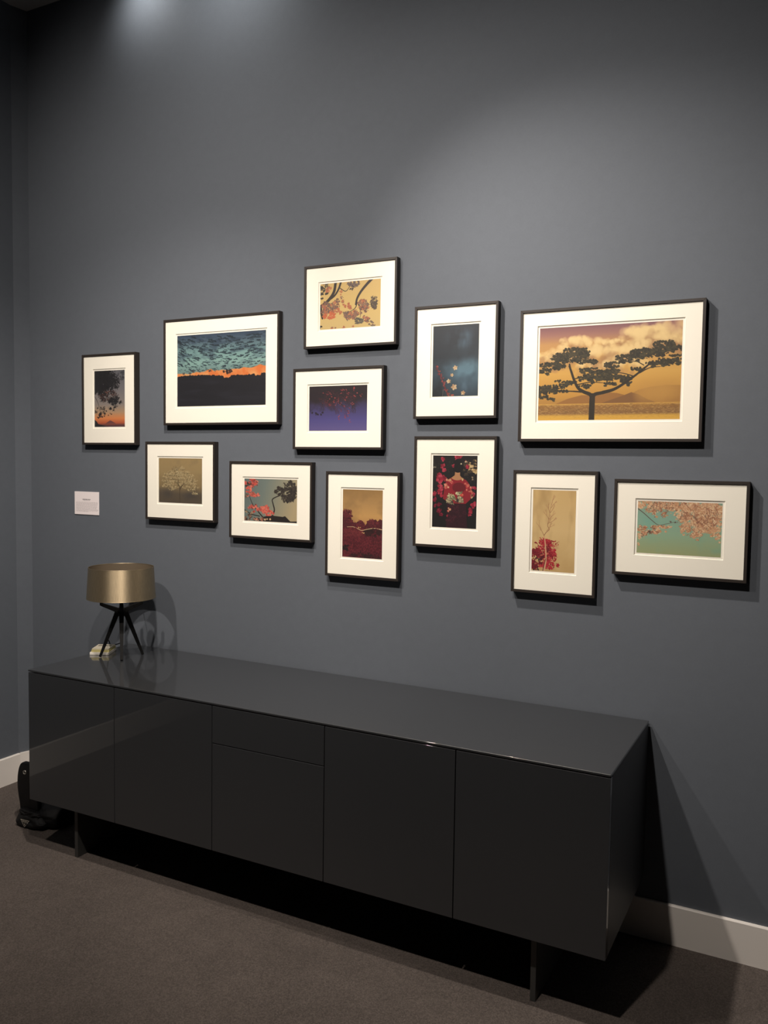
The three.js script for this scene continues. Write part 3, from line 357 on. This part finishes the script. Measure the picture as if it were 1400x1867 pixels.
// ---------------------------------------------------------------- picture frames
const FRAMES = [   // number, mat opening of the frame [x0,x1,y0,y1], image [x0,x1,y0,y1], label
  [1, [-1.4805, -1.1558, 1.7313, 2.1419], [-1.4144, -1.2204, 1.8068, 2.0728], 'upright framed photo of black foliage against an orange dusk sky, leftmost picture'],
  [2, [-0.9669, -0.3551, 1.8215, 2.2756], [-0.9016, -0.4167, 1.895, 2.211], 'wide framed photo of teal rippled clouds over an orange horizon band'],
  [3, [-0.213, 0.1945, 2.1288, 2.4447], [-0.1483, 0.1301, 2.1945, 2.3783], 'framed photo of dark branches and orange leaves on gold, topmost picture'],
  [4, [-0.2628, 0.143, 1.7168, 2.0296], [-0.1968, 0.0758, 1.7831, 1.9653], 'framed photo of red berries on twigs against a purple sky'],
  [5, [0.2935, 0.6129, 1.837, 2.2456], [0.3602, 0.5467, 1.911, 2.1781], 'upright framed photo of cream flowers on a dark blue ground'],
  [6, [0.3005, 0.6183, 1.3433, 1.7502], [0.3689, 0.5506, 1.4117, 1.6868], 'upright framed photo of a person in a red floral kimono from behind'],
  [7, [0.718, 1.3312, 1.7505, 2.2021], [0.7802, 1.2693, 1.8167, 2.1451], 'largest framed photo, a forked pine tree before a golden lake'],
  [8, [-1.0772, -0.6935, 1.3888, 1.7273], [-1.0117, -0.7594, 1.4588, 1.6623], 'squarish framed sepia photo of one pale layered tree'],
  [9, [-0.5923, -0.1857, 1.3291, 1.6433], [-0.5257, -0.2534, 1.3962, 1.5787], 'framed photo of a dark crooked tree and red leaves on grey sky'],
  [10, [-0.0985, 0.2196, 1.1978, 1.6077], [-0.0306, 0.1524, 1.2699, 1.5458], 'upright framed photo of a dark red forest under an ochre sky'],
  [11, [0.7048, 0.994, 1.1986, 1.6265], [0.7696, 0.9276, 1.2714, 1.5661], 'narrow upright framed photo of a bare twig and crimson leaves on tan'],
  [12, [1.0718, 1.4852, 1.2904, 1.602], [1.1423, 1.4139, 1.3596, 1.5386], 'wide framed photo of pink blossom on aqua sky, rightmost picture'],
];
const BAR = 0.0098, ZF = 0.028, ZG = 0.0243, ZM = 0.0235, ZP = 0.0206;
function quadGeo(quads) {   // list of [a,b,c,d] corners, counter-clockwise from outside
  const p = [], ix = [], uv = []; for (const q of quads) { const o = p.length / 3; q.forEach((v, i) => { p.push(...v); uv.push(i === 1 || i === 2 ? 1 : 0, i > 1 ? 1 : 0); }); ix.push(o, o + 1, o + 2, o, o + 2, o + 3); }
  const g = new THREE.BufferGeometry(); g.setAttribute('position', new THREE.Float32BufferAttribute(p, 3)); g.setAttribute('uv', new THREE.Float32BufferAttribute(uv, 2)); g.setIndex(ix); g.computeVertexNormals(); return g;
}
function rail(len) {   // mitred moulding, outer edge on y = 0, centred in x, front face on z = ZF
  const s = new THREE.Shape(); s.moveTo(-len / 2, 0); s.lineTo(len / 2, 0); s.lineTo(len / 2 - BAR, BAR); s.lineTo(-len / 2 + BAR, BAR); s.closePath();
  const b = 0.0006; const g = new THREE.ExtrudeGeometry(s, { depth: ZF - 0.0015 - b, bevelEnabled: true, bevelThickness: b, bevelSize: 0.0005, bevelOffset: -0.0005, bevelSegments: 1 }); g.translate(0, 0, 0.0008 + b); 
  const p = g.attributes.position, uv = new Float32Array(p.count * 2); for (let i = 0; i < p.count; i++) { uv[2 * i] = p.getX(i); uv[2 * i + 1] = p.getY(i) + p.getZ(i); } g.setAttribute('uv', new THREE.BufferAttribute(uv, 2)); return g;
}
for (const [n, m, im, label] of FRAMES) {
  const cx = (m[0] + m[1]) / 2, by = m[2] - BAR, W = m[1] - m[0], H = m[3] - m[2];
  const g = thing('picture_frame', label, 'picture', [cx, by, 0], 'framed photographs on the grey wall');
  const bottom = rail(W + 2 * BAR), top = rail(W + 2 * BAR); top.rotateZ(Math.PI); top.translate(0, H + 2 * BAR, 0);
  const left = rail(H + 2 * BAR); left.rotateZ(-Math.PI / 2); left.translate(-W / 2 - BAR, H / 2 + BAR, 0);
  const right = rail(H + 2 * BAR); right.rotateZ(Math.PI / 2); right.translate(W / 2 + BAR, H / 2 + BAR, 0);
  for (const r of [top, right, bottom, left]) put('frame_rail', r, M.frame, g);
  put('backing_board', span(-W / 2, W / 2, BAR, BAR + H, 0.002, 0.017), M.backing, g);
  // local frame: x - cx, y - by
  const P = [im[0] - cx, im[1] - cx, im[2] - by, im[3] - by], e = 0.0066, f = e + 0.0016;
  const A = [-W / 2, W / 2, BAR, BAR + H], Wf = [P[0] - f, P[1] + f, P[2] - f, P[3] + f], Wb = [P[0] - e, P[1] + e, P[2] - e, P[3] + e];
  const c4 = (q, z) => [[q[0], q[2], z], [q[1], q[2], z], [q[1], q[3], z], [q[0], q[3], z]];
  const a = c4(A, ZM), w1 = c4(Wf, ZM), w0 = c4(Wb, ZP + 0.0002), ab = c4(A, ZP + 0.0002), qs = [];
  for (let i = 0; i < 4; i++) { const j = (i + 1) % 4; qs.push([a[i], a[j], w1[j], w1[i]], [w1[i], w1[j], w0[j], w0[i]], [w0[i], w0[j], ab[j], ab[i]]); }
  put('mat', quadGeo(qs), M.mat, g);
  put('print_paper', span(A[0] + 0.004, A[1] - 0.004, A[2] + 0.004, A[3] - 0.004, 0.0172, ZP - 0.0002), M.paper, g);
  const pm = new THREE.MeshStandardMaterial({ map: printTexture(n, P[1] - P[0], P[3] - P[2]), color: n < 8 ? new THREE.Color().setRGB(0.73, 0.77, 0.80) : new THREE.Color().setRGB(0.88, 0.93, 0.95), roughness: 0.55 });
  const ph = new THREE.PlaneGeometry(P[1] - P[0], P[3] - P[2]); ph.translate((P[0] + P[1]) / 2, (P[2] + P[3]) / 2, ZP);
  put('photograph', ph, pm, g);
  const gl = new THREE.PlaneGeometry(W, H); gl.translate(0, BAR + H / 2, ZG + 0.0006);
  put('glazing', gl, M.glass, g);
}

// ---------------------------------------------------------------- wall text card
{
  const c = canvas(256, 176), x = c.getContext('2d'), r = rng(31); x.fillStyle = '#efe6e6'; x.fillRect(0, 0, 256, 176);
  x.fillStyle = 'rgba(70,66,68,0.9)'; for (let i = 0, px = 86; px < 164; i++) { const w = 6 + r() * 10; x.fillRect(px, 56, w, 6); px += w + 3; }
  x.fillStyle = 'rgba(120,114,116,0.7)'; for (let px = 92; px < 158;) { const w = 4 + r() * 9; x.fillRect(px, 66, w, 3); px += w + 3; }
  x.fillStyle = 'rgba(130,122,126,0.62)'; for (let y = 80; y < 158; y += 6.5) for (let px = 16; px < 240 - (y > 150 ? 90 : r() * 14);) { const w = 5 + r() * 18; x.fillRect(px, y, w, 2.4); px += w + 3.5; }
  const t = new THREE.CanvasTexture(c); t.colorSpace = THREE.SRGBColorSpace;
  const g = thing('wall_text_card', 'small white text card on the grey wall above the table lamp', 'sign', [-1.4895, 1.3803, 0]);
  const w = 0.163, h = 0.1122;
  put('board', span(-w / 2, w / 2, 0, h, 0.0005, 0.0035, 0.0004), new THREE.MeshStandardMaterial({ color: new THREE.Color().setRGB(0.8, 0.76, 0.76), roughness: 0.8 }), g);
  const f = new THREE.PlaneGeometry(w - 0.001, h - 0.001); f.translate(0, h / 2, 0.0037);
  put('printed_face', f, new THREE.MeshStandardMaterial({ map: t, roughness: 0.8 }), g);
}

// ---------------------------------------------------------------- sideboard
const SB = { x: 1.2, d: 0.595, top: 0.7755, bot: 0.2242, back: 0.012 };
{
  const g = thing('sideboard', 'long low black glossy sideboard on panel legs below the pictures', 'sideboard', [0, 0, 0]);
  const doorTop = SB.top - 0.0112, dz0 = SB.d - 0.022, div = [-1.2, -0.7185, -0.2365, 0.2425, 0.7215, 1.2], gap = 0.0016;
  put('top_panel', span(-SB.x - 0.001, SB.x + 0.001, SB.top - 0.0075, SB.top, SB.back - 0.004, SB.d + 0.001, 0.002), M.lacquer, g);
  put('carcass', span(-SB.x + 0.02, SB.x - 0.02, SB.bot + 0.002, SB.top - 0.0078, SB.back, dz0 - 0.0006), M.carcass, g);
  for (const s of [-1, 1]) put('side_panel', span(s > 0 ? SB.x - 0.0195 : -SB.x, s > 0 ? SB.x : -SB.x + 0.0195, SB.bot, SB.top - 0.0078, SB.back, dz0 - 0.003, 0.0008), M.satinSide, g);
  for (let i = 0; i < 5; i++) {
    const x0 = div[i] + (i ? gap : 0), x1 = div[i + 1] - (i < 4 ? gap : 0);
    if (i === 2) {
      put('drawer_front', span(x0, x1, 0.6260 + gap, doorTop, dz0, SB.d, 0.0008), M.lacquer, g);
      put('door', span(x0, x1, SB.bot, 0.6260 - gap, dz0, SB.d, 0.0008), M.lacquer, g);
    } else put('door', span(x0, x1, SB.bot, doorTop, dz0, SB.d, 0.0008), M.lacquer, g);
  }
  for (const s of [-1, 1]) put('leg', span(s > 0 ? 0.962 : -0.9975, s > 0 ? 0.9795 : -0.98, 0, SB.bot + 0.001, 0.10, 0.541, 0.001), M.leg, g);
}

// ---------------------------------------------------------------- table lamp
const LX = -1.046, LZ = 0.223;
{
  const g = thing('table_lamp', 'table lamp with bronze drum shade and splayed black legs on the sideboard', 'lamp', [LX, SB.top, LZ]);
  const y0 = 1.0405 - SB.top, y1 = 1.1765 - SB.top, r0 = 0.148, r1 = 0.140;
  const uvr = rng(77);
  const satin = dataTex(256, (i, j) => { const v = 214 + 16 * noise.noise(i / 3, j / 60, 1.1) + (uvr() - 0.5) * 22; return [cl(v), cl(v), cl(v)]; }, true); satin.repeat.set(6, 1);
  M.shade = new THREE.MeshPhysicalMaterial({ color: new THREE.Color().setRGB(0.70, 0.565, 0.37), map: satin, metalness: 0.9, roughness: 0.5, anisotropy: 0.8, anisotropyRotation: Math.PI / 2, side: THREE.DoubleSide });
  M.shadeIn = new THREE.MeshStandardMaterial({ color: new THREE.Color().setRGB(0.13, 0.10, 0.066), roughness: 0.6, side: THREE.DoubleSide });
  const outer = new THREE.LatheGeometry([[r0, y0], [r1, y1]].map(p => new THREE.Vector2(...p)), 96), inner = new THREE.LatheGeometry([[r1 - 0.0016, y1 - 0.0005], [r0 - 0.0016, y0 + 0.0005]].map(p => new THREE.Vector2(...p)), 96);
  const sh = put('lamp_shade', outer, M.shade, g); put('shade_lining', inner, M.shadeIn, sh);
  for (const [r, y] of [[r0, y0], [r1, y1]]) { const t = new THREE.TorusGeometry(r - 0.0008, 0.0014, 8, 96); t.rotateX(Math.PI / 2); t.translate(0, y, 0); put('rim', t, M.shade, sh); }
  const hubY = 0.205;
  const hub = new THREE.LatheGeometry([[0, hubY - 0.022], [0.016, hubY - 0.022], [0.020, hubY - 0.01], [0.020, hubY + 0.008], [0.010, hubY + 0.016], [0, hubY + 0.016]].map(p => new THREE.Vector2(...p)), 24);
  put('hub', hub, M.blackMetal, g);
  const bar4 = (a, b, wa, wb) => { const c = rod(a, b, wa * 0.72, wb * 0.72, 4); return toCreasedNormals(c, 0.6); };
  for (const [sx, sz] of [[-1, 1], [1, 1], [1, -1], [-1, -1]]) {
    const q = 0.0645, foot = V(sx * q, 0.0035, sz * q), hip = V(sx * 0.012, hubY - 0.004, sz * 0.012);
    put('leg', bar4(foot, hip, 0.0105, 0.021), M.blackMetal, g);
    const elbow = V(sx * 0.060, hubY + 0.032, sz * 0.060), up = V(sx * 0.060, y0 + 0.012, sz * 0.060);
    put('arm', mergeGeometries([bar4(V(sx * 0.008, hubY + 0.001, sz * 0.008), elbow, 0.020, 0.013), bar4(V(elbow.x, elbow.y - 0.004, elbow.z), up, 0.013, 0.012)]), M.blackMetal, g);
  }
  put('stem', rod(V(0, hubY, 0), V(0, 0.27, 0), 0.007, 0.007), M.blackMetal, g);
  put('socket', rod(V(0, 0.262, 0), V(0, 0.30, 0), 0.017, 0.017, 20), M.blackMetal, g);
  const bulb = new THREE.LatheGeometry([[0.012, 0.298], [0.016, 0.304], [0.021, 0.314], [0.023, 0.324], [0.019, 0.336], [0.010, 0.343], [0, 0.345]].map(p => new THREE.Vector2(...p)), 24);
  put('bulb', bulb, new THREE.MeshStandardMaterial({ color: new THREE.Color().setRGB(0.75, 0.73, 0.68), roughness: 0.4 }), g);
  put('spider', mergeGeometries([0, 2.094, 4.189].map(a => rod(V(0.016 * Math.cos(a), 0.28, 0.016 * Math.sin(a)), V(0.141 * Math.cos(a), y0 + 0.045, 0.141 * Math.sin(a)), 0.0016, 0.0016, 6))), M.blackMetal, g);
  const cord = new THREE.CatmullRomCurve3([V(-0.048, 0.078, 0.044), V(-0.10, 0.062, -0.012), V(-0.155, 0.036, -0.078), V(-0.178, 0.008, -0.112), V(-0.184, 0.0045, -0.15), V(-0.19, 0.0045, -0.195)]);
  put('power_cord', new THREE.TubeGeometry(cord, 40, 0.0024, 8), M.blackMetal, g);
}

// ---------------------------------------------------------------- two stacks of cards
{
  const c = canvas(256, 256), x = c.getContext('2d'); x.fillStyle = '#efe6cf'; x.fillRect(0, 0, 256, 256); x.fillStyle = '#2a2624'; x.fillRect(24, 70, 84, 30); x.fillRect(146, 70, 90, 30); x.fillStyle = '#3a342c'; x.fillRect(200, 30, 16, 10);
  const t = new THREE.CanvasTexture(c); t.colorSpace = THREE.SRGBColorSpace;
  const white = new THREE.MeshStandardMaterial({ color: new THREE.Color().setRGB(0.78, 0.74, 0.66), roughness: 0.8 }), yellow = new THREE.MeshStandardMaterial({ color: new THREE.Color().setRGB(0.66, 0.58, 0.24), roughness: 0.8 }), cream = new THREE.MeshStandardMaterial({ color: new THREE.Color().setRGB(0.74, 0.68, 0.50), roughness: 0.8 });
  const turn = 0.478, pos = [-1.1715, SB.top, 0.210];
  const a = thing('card_stack', 'low white stack of cards under the yellow one beside the lamp', 'cards', pos); a.rotation.y = turn;
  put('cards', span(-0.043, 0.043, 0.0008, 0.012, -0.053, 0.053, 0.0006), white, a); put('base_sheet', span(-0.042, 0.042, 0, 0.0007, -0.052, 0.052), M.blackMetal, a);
  const b = thing('card_stack', 'yellow stack of printed cards lying on the white stack beside the lamp', 'cards', [pos[0] + 0.001, pos[1] + 0.0121, pos[2] - 0.002]); b.rotation.y = turn;
  put('cards', span(-0.0395, 0.0395, 0, 0.0095, -0.049, 0.049, 0.0006), yellow, b); put('cards', span(-0.0375, 0.0375, 0.0096, 0.0150, -0.046, 0.046, 0.0005), cream, b);
  const f = new THREE.PlaneGeometry(0.0745, 0.0915); f.rotateX(-Math.PI / 2); f.translate(0, 0.0152, 0); put('top_card', f, new THREE.MeshStandardMaterial({ map: t, roughness: 0.7 }), b);
}

// ---------------------------------------------------------------- handbag on the carpet
{
  M.leather = new THREE.MeshPhysicalMaterial({ color: new THREE.Color().setRGB(0.0045, 0.0045, 0.005), roughness: 0.5, specularIntensity: 0.6, bumpMap: carpetBump, bumpScale: 0.0003 });
  M.silver = new THREE.MeshStandardMaterial({ color: new THREE.Color().setRGB(0.6, 0.58, 0.54), metalness: 1, roughness: 0.35 });
  const g = thing('handbag', 'black leather handbag with upright strap and triangular plate behind the sideboard end', 'handbag', [-1.385, 0, 0.40]); g.rotation.y = 0.06;
  const soft = (w, h, d, fn) => { const b = new THREE.BoxGeometry(w, h, d, 26, 16, 12); b.translate(0, h / 2, 0); const p = b.attributes.position; for (let i = 0; i < p.count; i++) { let X = p.getX(i) / (w / 2), Y = p.getY(i) / h * 2 - 1, Z = p.getZ(i) / (d / 2); const n = Math.pow(Math.abs(X) ** 5 + Math.abs(Y) ** 5 + Math.abs(Z) ** 5, 1 / 5), m = Math.max(Math.abs(X), Math.abs(Y), Math.abs(Z)); const k = n > 0 ? m / n : 1; const q = fn(X * k, Y * k, Z * k); p.setXYZ(i, q[0] * w / 2, (q[1] + 1) * h / 2, q[2] * d / 2); } b.computeVertexNormals(); return b; };
  put('body', soft(0.175, 0.066, 0.12, (X, Y, Z) => { const wob = 0.10 * noise.noise(X * 2.2 + 3, Y * 1.5, Z * 2 + 1); const up = Math.max(0, Y + 0.2); return [X * (1 - 0.14 * up) + wob * 0.4 - 0.05 * up, Y * (1 - 0.20 * Math.max(0, X) - 0.1 * X * X) + (Y > -0.8 ? wob : 0) - 0.12 * Math.max(0, X) * (Y > 0 ? 1 : 0), Z * (1 - 0.2 * up) + wob]; }), M.leather, g);
  put('flap', (() => { const f = soft(0.13, 0.034, 0.098, (X, Y, Z) => { const wob = 0.12 * noise.noise(X * 3, Y * 2, 4); return [X * (1 - 0.1 * Math.max(0, Y)) + wob * 0.3, Y + wob - 0.2 * X * X * Math.max(0, Y), Z + wob]; }); f.rotateZ(-0.08); f.translate(-0.012, 0.046, 0.0); return f; })(), M.leather, g);
  put('back_pouch', (() => { const f = soft(0.21, 0.105, 0.24, (X, Y, Z) => { const wob = 0.10 * noise.noise(X * 2 + 7, Y * 2, Z * 2); return [X * (1 - 0.12 * Math.max(0, Y)) + wob * 0.4, Y + (Y > -0.8 ? wob : 0) - 0.35 * Math.max(0, Z) * Math.max(0, Y + 0.3), Z + wob * 0.4]; }); f.translate(0.035, 0, -0.09); return f; })(), M.leather, g);
  // upright wide strap with rounded end
  const s = new THREE.Shape(); s.moveTo(-0.060, 0.05); s.bezierCurveTo(-0.060, 0.10, -0.078, 0.14, -0.078, 0.19); s.bezierCurveTo(-0.078, 0.24, -0.066, 0.283, -0.045, 0.288); s.lineTo(0.02, 0.288); s.bezierCurveTo(0.04, 0.288, 0.05, 0.27, 0.05, 0.24); s.lineTo(0.045, 0.05); s.closePath();
  const st = new THREE.ExtrudeGeometry(s, { depth: 0.016, bevelEnabled: true, bevelThickness: 0.005, bevelSize: 0.005, bevelOffset: -0.005, bevelSegments: 3, curveSegments: 16 }); st.translate(-0.018, -0.004, 0.005);
  put('strap', st, M.leather, g);
  const ring = new THREE.TorusGeometry(0.0075, 0.0028, 10, 28); ring.translate(-0.047, 0.242, 0.027); put('grommet', ring, M.silver, g);
  // triangular plate with its lettering
  const c = canvas(256, 160), x = c.getContext('2d'); x.fillStyle = '#1a1713'; x.fillRect(0, 0, 256, 160); x.strokeStyle = '#d8d2c4'; x.lineWidth = 12; x.beginPath(); x.moveTo(10, 10); x.lineTo(246, 10); x.lineTo(128, 150); x.closePath(); x.stroke(); x.fillStyle = '#d8d2c4'; x.textAlign = 'center'; x.font = 'bold 40px serif'; x.fillText('PRADA', 128, 54); x.font = '16px serif'; x.fillText('MILANO', 128, 76); x.beginPath(); x.moveTo(128, 84); x.lineTo(140, 100); x.lineTo(128, 118); x.lineTo(116, 100); x.fill();
  const t = new THREE.CanvasTexture(c); t.colorSpace = THREE.SRGBColorSpace;
  const tri = new THREE.Shape([[-0.026, 0.0155], [0.026, 0.0155], [0, -0.0155]].map(p => new THREE.Vector2(...p)));
  const tp = new THREE.ExtrudeGeometry(tri, { depth: 0.0015, bevelEnabled: false }), tpp = tp.attributes.position, tuv = tp.attributes.uv; for (let i = 0; i < tpp.count; i++) tuv.setXY(i, (tpp.getX(i) + 0.0275) / 0.055, (tpp.getY(i) + 0.0175) / 0.035);
  tp.rotateX(-0.10); tp.translate(-0.013, 0.026, 0.0605); put('emblem_plate', tp, new THREE.MeshStandardMaterial({ map: t, roughness: 0.4, metalness: 0.3 }), g);
}

// ---------------------------------------------------------------- ceiling tracks, spotlights and small ceiling lights
for (const [z, x0, x1, label] of [[2.17, -1.5, 1.6, 'black ceiling track farther from the picture wall'], [1.22, -0.9, 1.0, 'black ceiling track nearer to the picture wall']]) {
  const m = put('lighting_track', span(x0, x1, R_.h - 0.032, R_.h, z - 0.017, z + 0.017, 0.002), M.fixture); m.userData = { label, category: 'track' };
}
for (const [p, t, cd, ang, tz, label] of SPOTS) {
  const P = V(...p), A = V(...t), d = new THREE.Vector3().subVectors(A, P).normalize(), back = P.clone().addScaledVector(d, -0.012);
  const g = thing('track_spotlight', label, 'spotlight', [p[0], R_.h - 0.032, tz]);
  const L = (v) => v.clone().sub(g.position);
  put('adapter', box(0.07, 0.02, 0.03, 0, -0.010, 0, 0.002), M.fixture, g);
  const tail = back.clone().addScaledVector(d, -0.07);
  put('arm', mergeGeometries([rod(V(0, -0.018, 0), V(0, L(tail).y + 0.045, 0), 0.008, 0.008), rod(V(0, L(tail).y + 0.045, 0), L(tail), 0.008, 0.008)]), M.fixture, g);
  const prof = [[0.0, -0.13], [0.030, -0.13], [0.036, -0.12], [0.036, 0.004], [0.032, 0.004], [0.030, -0.006]].map(q => new THREE.Vector2(...q));
  const h = new THREE.LatheGeometry(prof, 32); h.applyQuaternion(new THREE.Quaternion().setFromUnitVectors(V(0, 1, 0), d)); const lb = L(back); h.translate(lb.x, lb.y, lb.z);
  put('housing', h, M.fixture, g);
  const lens = new THREE.CylinderGeometry(0.0295, 0.0295, 0.003, 32); lens.applyQuaternion(new THREE.Quaternion().setFromUnitVectors(V(0, 1, 0), d)); const ll = L(back.clone().addScaledVector(d, -0.004)); lens.translate(ll.x, ll.y, ll.z);
  put('lens', lens, new THREE.MeshStandardMaterial({ color: 0x222222, emissive: WARM, emissiveIntensity: 3 }), g);
  const s = new THREE.SpotLight(WARM, cd, 0, ang, 1, 2); s.position.copy(P); s.target.position.copy(A); s.castShadow = true; s.shadow.radius = 2.0; s.shadow.mapSize.set(2048, 2048); scene.add(s, s.target);
}
for (const [x, z, cd, label] of PUCKS) {
  const g = thing('ceiling_light', label, 'ceiling light', [x, R_.h, z]);
  put('rim', new THREE.LatheGeometry([[0.026, 0], [0.040, 0], [0.038, -0.010], [0.026, -0.012]].map(q => new THREE.Vector2(...q)), 32), M.whiteFixture, g);
  const b = new THREE.SphereGeometry(0.024, 24, 12, 0, 6.2832, Math.PI / 2, Math.PI / 2); b.translate(0, -0.008, 0);
  put('lens', b, new THREE.MeshStandardMaterial({ color: 0x888888, emissive: COOL, emissiveIntensity: 2 }), g);
  const l = new THREE.SpotLight(COOL, cd, 0, 1.08, 1, 2); l.position.set(x, R_.h - 0.045, z); l.target.position.set(x + 0.02, R_.h - 0.15, 0); l.castShadow = true; scene.add(l, l.target);
}
renderer.render(scene, camera);
